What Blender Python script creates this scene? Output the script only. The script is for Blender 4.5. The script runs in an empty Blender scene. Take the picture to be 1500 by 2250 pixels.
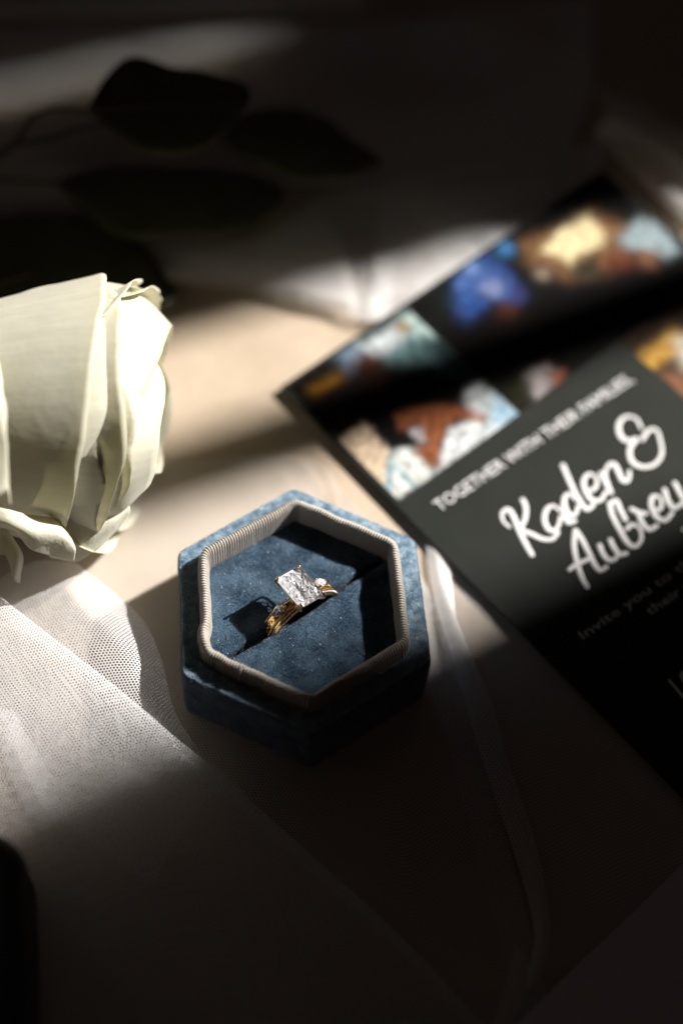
import bpy, math, random
import numpy as np
from mathutils import Vector, noise
random.seed(7); rng = np.random.default_rng(7)
S = bpy.context.scene
C = S.collection
# ------------------------------------------------------------------ units: 1 unit = 1 cm
S.unit_settings.system = 'METRIC'; S.unit_settings.scale_length = 0.01
# ------------------------------------------------------------------ camera
CAM = np.array([-1.5625, -14.1849, 28.3097]); RX, RZ, RR = math.radians(32.117), math.radians(-8.907), math.radians(4.866)
def _rot():
    c, s = math.cos, math.sin
    Rx = np.array([[1,0,0],[0,c(RX),-s(RX)],[0,s(RX),c(RX)]])
    Z = lambda a: np.array([[c(a),-s(a),0],[s(a),c(a),0],[0,0,1]])
    return Z(RZ) @ Rx @ Z(RR)
R3 = _rot(); FPX = 3125.0
cd = bpy.data.cameras.new('camera'); cam = bpy.data.objects.new('camera', cd); C.objects.link(cam)
from mathutils import Matrix
M4 = Matrix.Identity(4)
for i in range(3):
    for j in range(3): M4[i][j] = R3[i, j]
    M4[i][3] = CAM[i]
cam.matrix_world = M4
cd.sensor_fit = 'VERTICAL'; cd.sensor_height = 36; cd.sensor_width = 24; cd.lens = 50
cd.clip_start = 1; cd.clip_end = 2000
cd.dof.use_dof = True
view = R3 @ np.array([0, 0, -1])
cd.dof.focus_distance = float((np.array([0.0, -0.25, 1.95]) - CAM) @ view)
cd.dof.aperture_fstop = 0.036; cd.dof.aperture_blades = 0
S.camera = cam
# ------------------------------------------------------------------ world and lamps (indoors: one hard lamp for the window light)
W = bpy.data.worlds.new("World"); S.world = W; W.use_nodes = True
bg = W.node_tree.nodes['Background']; bg.inputs[0].default_value = (1.0, 0.68, 0.56, 1); bg.inputs[1].default_value = 0.0105
AZ, EL, DL = math.radians(19), math.radians(39), 400.0
LDIR = Vector((math.cos(EL)*math.cos(AZ), math.cos(EL)*math.sin(AZ), math.sin(EL)))
def lamp(name, kind, loc, target, energy, color, **kw):
    d = bpy.data.lights.new(name, kind); d.energy = energy; d.color = color
    for k, v in kw.items(): setattr(d, k, v)
    o = bpy.data.objects.new(name, d); C.objects.link(o); o.location = loc
    o.rotation_euler = (Vector(target) - Vector(loc)).to_track_quat('-Z', 'Y').to_euler()
    return o
lamp('window_light', 'SPOT', LDIR*DL, (0, 4, 0), 1.93e7, (1.0, 0.945, 0.87), shadow_soft_size=3.2, spot_size=math.radians(14), spot_blend=0.3)
lamp('window_glow', 'AREA', (70, 95, 90), (0, 0, 0), 2500, (0.72, 0.84, 1.0), shape='RECTANGLE', size=60, size_y=70)
S.view_settings.view_transform = 'Standard'; S.view_settings.look = 'None'; S.view_settings.exposure = 0; S.view_settings.gamma = 1
S.cycles.use_denoising = True; S.cycles.transparent_max_bounces = 24; S.cycles.max_bounces = 10
S.cycles.transmission_bounces = 10; S.cycles.sample_clamp_indirect = 6; S.cycles.caustics_refractive = False; S.cycles.caustics_reflective = False
# ------------------------------------------------------------------ helpers
def at(px, py, z=0.0):
    d = R3 @ np.array([(px-750)/FPX, -(py-1125)/FPX, -1.0]); t = (z-CAM[2])/d[2]
    return CAM + t*d
def on_plane(px, py, p0, n):
    d = R3 @ np.array([(px-750)/FPX, -(py-1125)/FPX, -1.0]); t = ((p0-CAM) @ n)/(d @ n)
    return CAM + t*d
def mesh_obj(name, verts, faces, mat=None, parent=None, smooth=True, kind=None, uv=None, col=None):
    me = bpy.data.meshes.new(name)
    me.from_pydata([tuple(map(float, v)) for v in verts], [], [tuple(int(i) for i in f) for f in faces])
    if smooth: me.polygons.foreach_set('use_smooth', [True]*len(me.polygons))
    if uv is not None:
        l = me.uv_layers.new(name='UVMap'); vi = np.zeros(len(me.loops), dtype=np.int32); me.loops.foreach_get('vertex_index', vi)
        l.data.foreach_set('uv', np.asarray(uv)[vi].astype(np.float32).ravel())
    if col is not None:
        a = me.color_attributes.new('print', 'FLOAT_COLOR', 'POINT')
        cc = np.ones((len(verts), 4), dtype=np.float32); cc[:, :3] = col; a.data.foreach_set('color', cc.ravel())
    me.update()
    if mat: me.materials.append(mat)
    o = bpy.data.objects.new(name, me); C.objects.link(o)
    if parent: o.parent = parent
    if kind: o['kind'] = kind
    return o
def join(parts):
    V, F, n = [], [], 0
    for v, f in parts:
        V += [tuple(p) for p in v]; F += [tuple(i+n for i in q) for q in f]; n += len(v)
    return V, F
def grid_faces(nu, nv, close_u=False):
    F = []
    for i in range(nu if close_u else nu-1):
        i2 = (i+1) % nu
        for j in range(nv-1): F.append((i*nv+j, i2*nv+j, i2*nv+j+1, i*nv+j+1))
    return F
def tag(o, label, cat, group=None):
    o['label'] = label; o['category'] = cat
    if group: o['group'] = group
    return o
def thing(name, label, cat, loc=(0, 0, 0)):
    o = bpy.data.objects.new(name, None); C.objects.link(o); o.location = loc; o.empty_display_size = 0.5
    return tag(o, label, cat)
def spline(P, n):                                    # Catmull-Rom through rows of points
    P = np.asarray(P, float); m = len(P)
    if m == 2:
        t = np.linspace(0, 1, n)[:, None]; sh = (n,)+(1,)*(P.ndim-1); t = t.reshape(sh); return P[0]*(1-t)+P[1]*t
    Q = np.concatenate([[2*P[0]-P[1]], P, [2*P[-1]-P[-2]]]); out = []
    for t in np.linspace(0, m-1, n):
        i = min(int(t), m-2); u = t-i; a, b, c, d = Q[i], Q[i+1], Q[i+2], Q[i+3]
        out.append(.5*((2*b)+(-a+c)*u+(2*a-5*b+4*c-d)*u*u+(-a+3*b-3*c+d)*u**3))
    return np.array(out)
def tube(path, r, n=8, cap=True):
    path = np.asarray(path, float); m = len(path); r = np.broadcast_to(r, (m,))
    T = np.gradient(path, axis=0); T /= np.linalg.norm(T, axis=1)[:, None]+1e-12
    up = np.array([0, 0, 1.0]) if abs(T[0][2]) < .9 else np.array([1.0, 0, 0]); V = []
    for p, t, rr in zip(path, T, r):
        a = np.cross(t, up); a /= np.linalg.norm(a); b = np.cross(a, t); up = b
        for k in range(n):
            th = 2*math.pi*k/n; V.append(p+rr*(math.cos(th)*a+math.sin(th)*b))
    F = [(i*n+k, i*n+(k+1) % n, (i+1)*n+(k+1) % n, (i+1)*n+k) for i in range(m-1) for k in range(n)]
    if cap: F += [tuple(range(n-1, -1, -1)), tuple((m-1)*n+k for k in range(n))]
    return V, F
def ball(c, r, n=8, m=6, sc=(1, 1, 1)):
    V = []
    for i in range(m+1):
        a = math.pi*i/m
        for k in range(n):
            b = 2*math.pi*k/n; V.append((c[0]+r*sc[0]*math.sin(a)*math.cos(b), c[1]+r*sc[1]*math.sin(a)*math.sin(b), c[2]+r*sc[2]*math.cos(a)))
    return V, [(i*n+k, (i+1)*n+k, (i+1)*n+(k+1) % n, i*n+(k+1) % n) for i in range(m) for k in range(n)]
def fbm(p, sc, o=3):
    return noise.fractal(Vector(p)*sc, 1.0, 2.0, o)
# ------------------------------------------------------------------ materials
def newmat(name):
    m = bpy.data.materials.new(name); m.use_nodes = True; nt = m.node_tree
    for n in list(nt.nodes): nt.nodes.remove(n)
    out = nt.nodes.new('ShaderNodeOutputMaterial'); return m, nt, out
def nd(nt, t, ins=None, **kw):
    n = nt.nodes.new(t)
    for k, v in kw.items(): setattr(n, k, v)
    for k, v in (ins or {}).items():
        if hasattr(v, 'is_output') : nt.links.new(v, n.inputs[k])
        else: n.inputs[k].default_value = v
    return n
def noisy(nt, scale, detail=4, coord='Object', rough=.6, vec=None):
    if vec is None: vec = nd(nt, 'ShaderNodeTexCoord').outputs[coord]
    return nd(nt, 'ShaderNodeTexNoise', {'Vector': vec, 'Scale': scale, 'Detail': detail, 'Roughness': rough}).outputs['Fac']
def ramp(nt, fac, stops):
    r = nd(nt, 'ShaderNodeValToRGB', {'Fac': fac}); e = r.color_ramp.elements
    while len(e) < len(stops): e.new(.5)
    for x, (p, c) in zip(e, stops): x.position = p; x.color = (*c, 1)
    return r.outputs['Color']
def principled(name, col, rough=.5, bump=None, **kw):
    m, nt, out = newmat(name)
    p = nd(nt, 'ShaderNodeBsdfPrincipled', {'Roughness': rough})
    if not isinstance(col[2], list): p.inputs['Base Color'].default_value = (*col, 1)
    else:
        sc, det, stops = col; nt.links.new(ramp(nt, noisy(nt, sc, det), stops), p.inputs['Base Color'])
    for k, v in kw.items():
        k = k.replace('_', ' ')
        p.inputs[k].default_value = v
    if bump:
        sc, st, di = bump
        b = nd(nt, 'ShaderNodeBump', {'Strength': st, 'Distance': di, 'Height': noisy(nt, sc, 5)}); nt.links.new(b.outputs[0], p.inputs['Normal'])
    nt.links.new(p.outputs[0], out.inputs[0]); return m
def fibre(name, col, rough, bump=None, **kw):          # nap fibres: light also passes through them
    m = principled(name, col, rough, bump, **kw); nt = m.node_tree
    p = [n for n in nt.nodes if n.type == 'BSDF_PRINCIPLED'][0]; out = [n for n in nt.nodes if n.type == 'OUTPUT_MATERIAL'][0]
    tr = nd(nt, 'ShaderNodeBsdfTranslucent', {'Color': p.inputs['Base Color'].links[0].from_socket})
    mx = nd(nt, 'ShaderNodeMixShader', {0: .45, 1: p.outputs[0], 2: tr.outputs[0]}); nt.links.new(mx.outputs[0], out.inputs[0]); return m
# table: pale tan board with dark specks
def table_mat():
    m, nt, out = newmat('tan_tabletop')
    c1 = ramp(nt, noisy(nt, .35, 5), [(.3, (.42, .335, .25)), (.7, (.55, .455, .355))])
    sp = ramp(nt, noisy(nt, 9, 3), [(.26, (.35, .26, .18)), (.36, (1, 1, 1))])
    mx = nd(nt, 'ShaderNodeMix', data_type='RGBA', blend_type='MULTIPLY'); mx.inputs[0].default_value = 1
    nt.links.new(c1, mx.inputs[6]); nt.links.new(sp, mx.inputs[7])
    p = nd(nt, 'ShaderNodeBsdfPrincipled', {'Roughness': .55, 'Base Color': mx.outputs[2]})
    b = nd(nt, 'ShaderNodeBump', {'Strength': .3, 'Distance': .02, 'Height': noisy(nt, 14, 6)}); nt.links.new(b.outputs[0], p.inputs['Normal'])
    nt.links.new(p.outputs[0], out.inputs[0]); return m
# tulle: hexagonal net from three line families, open cells transparent
def tulle_mat(name='white_tulle', thr=-.22, pitch=.071):
    m, nt, out = newmat(name)
    uv = nd(nt, 'ShaderNodeUVMap').outputs[0]
    wn = nd(nt, 'ShaderNodeTexNoise', {'Vector': uv, 'Scale': 1.3, 'Detail': 2})
    wo = nd(nt, 'ShaderNodeVectorMath', {0: wn.outputs['Color'], 'Scale': .10}, operation='SCALE')
    v = nd(nt, 'ShaderNodeVectorMath', {0: uv, 1: wo.outputs[0]}, operation='ADD').outputs[0]
    k = 2*math.pi/(pitch*.866); s = None
    for a in (0, 60, 120):
        d = nd(nt, 'ShaderNodeVectorMath', {0: v, 1: (k*math.cos(math.radians(a)), k*math.sin(math.radians(a)), 0)}, operation='DOT_PRODUCT')
        c = nd(nt, 'ShaderNodeMath', {0: d.outputs['Value']}, operation='COSINE').outputs[0]
        s = c if s is None else nd(nt, 'ShaderNodeMath', {0: s, 1: c}, operation='ADD').outputs[0]
    fac = nd(nt, 'ShaderNodeMapRange', {0: s, 1: thr-.35, 2: thr+.35, 3: 1.0, 4: 0.0}).outputs[0]
    dif = nd(nt, 'ShaderNodeBsdfDiffuse', {'Color': (.90, .90, .92, 1)})
    tr = nd(nt, 'ShaderNodeBsdfTranslucent', {'Color': (.90, .90, .92, 1)})
    gl = nd(nt, 'ShaderNodeBsdfGlossy', {'Color': (.9, .92, 1, 1), 'Roughness': .35})
    m1 = nd(nt, 'ShaderNodeMixShader', {0: .35, 1: dif.outputs[0], 2: tr.outputs[0]})
    m2 = nd(nt, 'ShaderNodeMixShader', {0: .10, 1: m1.outputs[0], 2: gl.outputs[0]})
    t = nd(nt, 'ShaderNodeBsdfTransparent')
    m3 = nd(nt, 'ShaderNodeMixShader', {0: fac, 1: t.outputs[0], 2: m2.outputs[0]})
    nt.links.new(m3.outputs[0], out.inputs[0]); return m
def petal_mat():
    m, nt, out = newmat('ivory_petal')
    uv = nd(nt, 'ShaderNodeUVMap').outputs[0]
    mp = nd(nt, 'ShaderNodeMapping', {'Vector': uv, 'Scale': (26, 1.6, 1)})
    vn = noisy(nt, 1.0, 4, vec=mp.outputs[0])
    col = ramp(nt, vn, [(.3, (.78, .77, .66)), (.7, (.85, .84, .74))])
    tcol = ramp(nt, vn, [(.3, (.76, .73, .50)), (.7, (.86, .83, .64))])
    mp2 = nd(nt, 'ShaderNodeMapping', {'Vector': uv, 'Rotation': (0, 0, .5), 'Scale': (5, 2.2, 1)}); cr = noisy(nt, 1.0, 3, vec=mp2.outputs[0])
    b0 = nd(nt, 'ShaderNodeBump', {'Strength': .22, 'Distance': .12, 'Height': cr})
    b = nd(nt, 'ShaderNodeBump', {'Strength': .15, 'Distance': .02, 'Height': vn, 'Normal': b0.outputs[0]})
    dif = nd(nt, 'ShaderNodeBsdfPrincipled', {'Base Color': col, 'Roughness': .45, 'Normal': b.outputs[0], 'Specular IOR Level': .35, 'Sheen Weight': .25})
    tr = nd(nt, 'ShaderNodeBsdfTranslucent', {'Color': tcol, 'Normal': b.outputs[0]})
    mx = nd(nt, 'ShaderNodeMixShader', {0: .36, 1: dif.outputs[0], 2: tr.outputs[0]})
    nt.links.new(mx.outputs[0], out.inputs[0]); return m
def print_mat():
    m, nt, out = newmat('photo_print')
    a = nd(nt, 'ShaderNodeVertexColor', layer_name='print')
    p = nd(nt, 'ShaderNodeBsdfPrincipled', {'Base Color': a.outputs[0], 'Roughness': .5}); p.inputs['Specular IOR Level'].default_value = .15
    nt.links.new(p.outputs[0], out.inputs[0]); return m
def ribbed_mat():
    m, nt, out = newmat('taupe_grosgrain')
    uv = nd(nt, 'ShaderNodeUVMap').outputs[0]
    w = nd(nt, 'ShaderNodeMapping', {'Vector': uv, 'Scale': (6, 70, 1)})
    f = noisy(nt, 1.0, 3, vec=w.outputs[0])
    col = ramp(nt, f, [(.3, (.35, .32, .29)), (.7, (.54, .50, .455))])
    b = nd(nt, 'ShaderNodeBump', {'Strength': .7, 'Distance': .008, 'Height': f})
    p = nd(nt, 'ShaderNodeBsdfPrincipled', {'Base Color': col, 'Roughness': .6, 'Normal': b.outputs[0], 'Sheen Weight': .5, 'Sheen Roughness': .4})
    nt.links.new(p.outputs[0], out.inputs[0]); return m
def velvet(name, dark, light, sheen, sheencol, bump=.5):
    m, nt, out = newmat(name)
    n1 = noisy(nt, 2.2, 3); n2 = noisy(nt, 45, 3)
    mx = nd(nt, 'ShaderNodeMath', {0: n1, 1: n2}, operation='ADD'); h = nd(nt, 'ShaderNodeMath', {0: mx.outputs[0], 1: .5}, operation='MULTIPLY').outputs[0]
    col = ramp(nt, h, [(.38, dark), (.62, light)])
    b = nd(nt, 'ShaderNodeBump', {'Strength': bump, 'Distance': .02, 'Height': n2})
    p = nd(nt, 'ShaderNodeBsdfPrincipled', {'Base Color': col, 'Roughness': .75, 'Normal': b.outputs[0], 'Sheen Weight': sheen, 'Sheen Roughness': .35, 'Sheen Tint': (*sheencol, 1), 'Specular IOR Level': .2})
    nt.links.new(p.outputs[0], out.inputs[0]); return m
M = {}
M['table'] = table_mat(); M['tulle'] = tulle_mat(); M['sheer'] = tulle_mat('sheer_tulle', thr=-.85); M['dense'] = tulle_mat('folded_tulle', thr=.55); M['petal'] = petal_mat(); M['print'] = print_mat(); M['rib'] = ribbed_mat()
M['ledge'] = velvet('painted_sheen_velvet', (.10, .17, .25), (.20, .31, .41), 1.0, (.7, .85, 1)); M['velvet'] = velvet('blue_velvet', (.030, .072, .125), (.075, .145, .225), 1.0, (.55, .75, 1))  # ledge: backlit sheen put into a paler copy of the blue velvet
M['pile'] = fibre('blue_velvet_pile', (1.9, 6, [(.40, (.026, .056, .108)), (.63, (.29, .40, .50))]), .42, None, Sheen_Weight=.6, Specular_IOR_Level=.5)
M['pile2'] = fibre('painted_sheen_pile', (5.0, 3, [(.38, (.34, .50, .64)), (.62, (.80, .91, .97))]), .38, None, Sheen_Weight=1.0, Specular_IOR_Level=.6)  # ledge pile, its backlit sheen painted in as a paler colour
M['pile3'] = fibre('bounce_light_velvet_pile', (2.0, 5, [(.36, (.16, .18, .26)), (.64, (.52, .54, .64))]), .45, None, Sheen_Weight=.6, Specular_IOR_Level=.5)  # side pile lightened in colour to stand in for bounced light
M['sparkle_fibres'] = principled('pale_sparkle_fibre', (2.0, 2, [(.3, (.7, .75, .8)), (.7, (.85, .88, .9))]), .3, None)  # pale fibres put in as sparkle on the cushions
M['gold'] = principled('yellow_gold', (.95, .66, .30), .16, (60, .15, .004), Metallic=1.0)
M['white_gold'] = principled('pale_gold_prong', (.80, .70, .62), .12, None, Metallic=1.0)
M['card'] = principled('charcoal_card', (1.2, 5, [(.3, (.017, .020, .017)), (.7, (.021, .024, .021))]), .6, (90, .12, .004), Specular_IOR_Level=.16)
M['ink'] = principled('white_ink', (8.0, 3, [(.3, (.78, .78, .80)), (.7, (.84, .84, .86))]), .5)
M['paper'] = principled('grey_white_paper', (3.0, 4, [(.3, (.70, .66, .74)), (.7, (.76, .72, .80))]), .7, (40, .2, .01))
M['leaf'] = principled('dark_green_leaf', (1.2, 4, [(.3, (.055, .06, .025)), (.7, (.085, .09, .04))]), .5, (6, .4, .05))
M['stem'] = principled('brown_stem', (3.0, 4, [(.3, (.05, .03, .02)), (.7, (.08, .05, .035))]), .7)
M['case'] = principled('black_case', (2.0, 4, [(.3, (.012, .010, .008)), (.7, (.020, .014, .010))]), .5, (30, .2, .01))
M['blocker'] = principled('blocker_board', (1.0, 4, [(.3, (.12, .10, .09)), (.7, (.16, .14, .12))]), .8, (5, .2, .05))
def gem_mats():
    m, nt, out = newmat('clear_diamond_crown')
    g = nd(nt, 'ShaderNodeBsdfGlossy', {'Roughness': .03, 'Color': (1, 1, 1, 1)}); t = nd(nt, 'ShaderNodeBsdfTransparent')
    mx = nd(nt, 'ShaderNodeMixShader', {0: .13, 1: t.outputs[0], 2: g.outputs[0]}); nt.links.new(mx.outputs[0], out.inputs[0])
    m2, nt, out = newmat('diamond_facet')
    p = nd(nt, 'ShaderNodeBsdfPrincipled', {'Base Color': (.90, .89, .93, 1), 'Metallic': .55, 'Roughness': .18})
    tr = nd(nt, 'ShaderNodeBsdfTranslucent', {'Color': (.93, .92, .95, 1)})
    mx = nd(nt, 'ShaderNodeMixShader', {0: .08, 1: p.outputs[0], 2: tr.outputs[0]}); nt.links.new(mx.outputs[0], out.inputs[0])
    m3, nt, out = newmat('diamond_facet_fire')
    p = nd(nt, 'ShaderNodeBsdfPrincipled', {'Base Color': (.93, .93, .96, 1), 'Metallic': .6, 'Roughness': .3, 'Thin Film Thickness': 360.0, 'Thin Film IOR': 1.8}); nt.links.new(p.outputs[0], out.inputs[0])
    return m, m2, m3
M['crown'], M['gem'], M['fire'] = gem_mats()
# ------------------------------------------------------------------ setting: tabletop, and unseen boards added to cut the lamp light into bands
V, F = [], []
n = 61
for i in range(n):
    for j in range(n):
        x = -60+2*i; y = -45+2*j; V.append((x, y, .004*fbm((x, y, 0), .2)))
mesh_obj('tabletop', V, grid_faces(n, n), M['table'], kind='structure', uv=[(v[0], v[1]) for v in V])
hd = np.array([math.cos(AZ), math.sin(AZ), 0]); ln = np.array([-math.sin(AZ), math.cos(AZ), 0])
def board(s0, s1, d0=60, d1=60.8, z0=0, z1=130):
    P = []
    for d, s in ((d0, s0), (d1, s0), (d1, s1), (d0, s1)):
        for z in (z0, z1): P.append(hd*d+ln*s+np.array([0, 0, z]))
    return P, [(0, 2, 3, 1), (2, 4, 5, 3), (4, 6, 7, 5), (6, 0, 1, 7), (1, 3, 5, 7), (0, 6, 4, 2)]
def plank(poly, d0, d1):                              # a board of any outline: (s across, z up)
    P = [hd*d+ln*s_+np.array([0, 0, z]) for d in (d0, d1) for s_, z in poly]; m = len(poly)
    return P, [tuple(range(m)), tuple(range(2*m-1, m-1, -1))]+[(k, m+k, m+(k+1) % m, (k+1) % m) for k in range(m)]
V, F = join([plank([(-45, 0), (-.12, 0), (-.18, 62), (-.62, 68), (-.80, 75), (-.85, 200), (-45, 200)], 85, 86),
             plank([(3.45, 0), (5.05, 0), (5.05, 50.2), (4.3, 50.9), (3.45, 50.6)], 60, 60.8),
             plank([(6.2, 0), (6.4, 38), (7.35, 43.5), (7.45, 130), (15.05, 130), (15.05, 0)], 60, 60.8),
             plank([(15.05, 0), (60, 0), (60, 130), (15.21, 130), (15.21, 45.5), (15.05, 43.5)], 60, 60.8)])
mesh_obj('light_blocker', V, F, M['blocker'], kind='structure', smooth=False)
# ------------------------------------------------------------------ tulle veil
veil = thing('tulle_veil', 'sheer white net veil spread in loose folds under the blue ring box', 'veil')
def sheet(rows, nu=70, nv=70, rotdeg=0, amp=.03, sc=.8, seed=0, th=None, name='veil_layer'):
    G = np.array([[at(*p) for p in r] for r in rows])
    A = spline(G, nu); B = np.transpose(spline(np.transpose(A, (1, 0, 2)), nv), (1, 0, 2)).reshape(-1, 3)
    # arc length uv
    Pt = B.reshape(nu, nv, 3)
    u = np.concatenate([np.zeros((1, nv)), np.cumsum(np.linalg.norm(np.diff(Pt, axis=0), axis=2), axis=0)]); u = u.mean(axis=1)[:, None]*np.ones((1, nv))
    v = np.concatenate([np.zeros((nu, 1)), np.cumsum(np.linalg.norm(np.diff(Pt, axis=1), axis=2), axis=1)], axis=1)
    c, s = math.cos(math.radians(rotdeg)), math.sin(math.radians(rotdeg))
    uv = np.stack([u*c-v*s, u*s+v*c], 2).reshape(-1, 2)
    for p in B:
        k = fbm((p[0], p[1], seed*7.3), sc); p[2] = max(.012, p[2]+amp*k)
    return mesh_obj(name, B, grid_faces(nu, nv), th or M['tulle'], veil, uv=uv)
# flat layer on the table, left and under the box, its far edge folded back
sheet([[(-120, 1240, .05), (-120, 1700, .06), (-120, 2400, .05)],
       [(200, 1060, .06), (330, 1500, .05), (420, 2400, .05)],
       [(420, 1015, .08), (600, 1400, .05), (800, 2400, .05)],
       [(640, 1000, .12), (760, 1300, .05), (900, 2400, .05)],
       [(715, 1025, .28), (800, 1300, .06), (1000, 2400, .05)],
       [(748, 1085, .22), (960, 1350, .06), (1240, 2400, .05)],
       [(738, 1110, .06), (945, 1370, .03), (1235, 2400, .03)],
       [(690, 1110, .04), (900, 1390, .02), (1190, 2400, .02)]], rotdeg=12, amp=.03, seed=1, th=M['sheer'])
# second piece, behind the front fold, its rounded edge by the box
sheet([[(-80, 1330, .2), (60, 1240, .5), (165, 1235, .55)],
       [(-60, 1480, .3), (140, 1330, .9), (300, 1345, .75)],
       [(20, 1600, .4), (240, 1450, 1.1), (352, 1440, .85)],
       [(80, 1750, .4), (300, 1560, 1.0), (383, 1560, .75)],
       [(200, 1850, .4), (350, 1650, .8), (430, 1640, .5)],
       [(330, 1950, .3), (450, 1760, .5), (540, 1740, .2)]], rotdeg=-38, amp=.05, seed=2)
sheet([[(165, 1235, .55), (180, 1262, .35), (150, 1300, .2)],
       [(300, 1345, .75), (300, 1375, .5), (260, 1410, .3)],
       [(352, 1440, .85), (350, 1470, .55), (300, 1500, .3)],
       [(383, 1560, .75), (378, 1590, .5), (330, 1600, .3)],
       [(430, 1640, .5), (420, 1655, .3), (380, 1680, .2)]], nu=40, nv=16, rotdeg=-10, amp=.01, seed=2)
# the big front fold, lower left: top sheet then its turned-under edge
edge = [(-120, 1220, .9), (0, 1312, 1.1), (120, 1405, 1.25), (235, 1495, 1.3), (350, 1590, 1.15), (470, 1690, .95), (620, 1822, .7), (800, 1985, .5), (930, 2110, .4), (1070, 2262, .3), (1180, 2380, .25)]
rows = []
for (x, y, z) in edge:
    k = max(0, (1100-x)/1200)
    rows.append([(x-10, y+30, z-.5*k-.1), (x+1, y+2, z-.12), (x-6, y+10, z), (x-60, y+75, z*.98), (x-200-100*k, y+280, z*.6), (x-330-240*k, y+520, z*.35+.15), (x-500-400*k, y+900, .2)])
sheet(rows, nu=110, nv=80, rotdeg=20, amp=.07, sc=.55, seed=3)
# narrow second fold lying on it, running down to the lower edge
sheet([[(-40, 1560, 1.34), (-10, 1555, 1.36), (30, 1560, 1.35)],
       [(20, 1690, 1.2), (50, 1685, 1.22), (95, 1680, 1.21)],
       [(60, 1800, 1.05), (92, 1790, 1.07), (140, 1790, 1.06)],
       [(120, 1930, .9), (155, 1920, .92), (200, 1915, .91)],
       [(200, 2090, .74), (232, 2080, .76), (262, 2070, .75)],
       [(275, 2260, .6), (300, 2250, .62), (320, 2245, .61)]], nu=60, nv=16, rotdeg=65, amp=.01, seed=4, th=M['sheer'])
# right-hand layer running under the card, and the strip folded on its near edge
sheet([[(950, 1200, .04), (1150, 1300, .04), (1600, 1500, .04)],
       [(1010, 1500, .06), (1250, 1600, .06), (1700, 1700, .05)],
       [(1110, 1800, .06), (1350, 1850, .08), (1700, 1950, .05)],
       [(1180, 2010, .08), (1350, 2050, .08), (1700, 2150, .05)],
       [(1130, 2220, .06), (1250, 2250, .06), (1500, 2400, .05)],
       [(1080, 2400, .05), (1200, 2450, .05), (1400, 2500, .05)]], rotdeg=31, amp=.04, seed=5, th=M['sheer'])
sheet([[(935, 1190, .12), (955, 1200, .16), (985, 1225, .1)],
       [(948, 1290, .14), (975, 1290, .2), (1010, 1400, .1)],
       [(985, 1420, .24), (1020, 1420, .30), (1072, 1520, .18)],
       [(1050, 1640, .3), (1085, 1640, .38), (1118, 1680, .25)],
       [(1110, 1820, .25), (1145, 1820, .33), (1172, 1840, .2)],
       [(1155, 1960, .2), (1180, 1960, .3), (1200, 1975, .2)],
       [(1172, 2060, .2), (1192, 2060, .28), (1206, 2075, .18)],
       [(1150, 2180, .15), (1165, 2170, .2), (1180, 2160, .15)]], nu=90, nv=24, rotdeg=10, amp=.01, seed=6, th=M['dense'])
sheet([[(1130, 2075, .22), (1150, 2100, .26), (1165, 2120, .2)], [(1105, 2180, .2), (1130, 2190, .24), (1150, 2190, .2)], [(1070, 2290, .15), (1090, 2290, .2), (1110, 2280, .15)]], nu=24, nv=12, rotdeg=40, amp=.01, seed=6)
# far layers, from the left edge to beneath the card
sheet([[(250, 520, .2), (300, 575, .4), (300, 610, .1)],
       [(440, 525, .35), (470, 590, .3), (480, 632, .2)],
       [(560, 520, .5), (600, 600, .3), (620, 655, .25)],
       [(700, 440, .6), (720, 560, .35), (730, 680, .3)],
       [(900, 385, .5), (900, 520, .3), (830, 705, .3)],
       [(1150, 350, .35), (1100, 480, .3), (1000, 640, .2)],
       [(1350, 300, .3), (1300, 400, .2), (1200, 560, .15)]], rotdeg=15, amp=.06, seed=7)
sheet([[(250, 540, .22), (350, 560, .3), (400, 600, .2)], [(440, 545, .38), (500, 560, .5), (560, 625, .4)], [(560, 545, .55), (600, 560, .6), (690, 650, .5)],
       [(700, 465, .62), (740, 500, .55), (790, 670, .5)]], nu=40, nv=20, rotdeg=40, amp=.03, seed=8)
sheet([[(835, 430, .5), (825, 560, .42), (808, 700, .25)],
       [(880, 420, .45), (880, 540, .42), (850, 690, .25)],
       [(1000, 415, .6), (1000, 500, .6), (960, 640, .35)],
       [(1200, 390, .5), (1200, 440, .4), (1150, 560, .25)]], rotdeg=80, amp=.05, seed=9)
sheet([[(835, 430, .5), (842, 440, .4), (870, 460, .3)], [(825, 560, .42), (838, 565, .35), (870, 570, .3)], [(808, 700, .25), (822, 700, .25), (850, 700, .2)]], nu=30, nv=12, rotdeg=30, amp=.01, seed=9)
# top of the frame
sheet([[(-150, -60, .6), (-150, 20, 1.2), (-150, 48, .3)], [(200, -60, .5), (200, 10, 1.1), (200, 42, .3)], [(500, -60, .5), (500, -5, .9), (500, 38, .3)], [(800, -80, .4), (800, -30, .6), (800, 30, .3)]], rotdeg=5, amp=.05, seed=10)
sheet([[(-150, 60, .3), (-150, 95, .9), (-150, 300, .2), (-150, 480, .1)], [(200, 50, .3), (200, 80, .8), (200, 260, .2), (240, 460, .1)], [(500, 45, .3), (500, 75, .7), (520, 220, .2), (520, 420, .1)],
       [(900, 40, .3), (900, 70, .4), (900, 200, .2), (900, 400, .1)], [(1300, 0, .3), (1300, 100, .3), (1300, 180, .2), (1250, 330, .1)]], rotdeg=25, amp=.10, sc=.5, seed=11)
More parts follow.
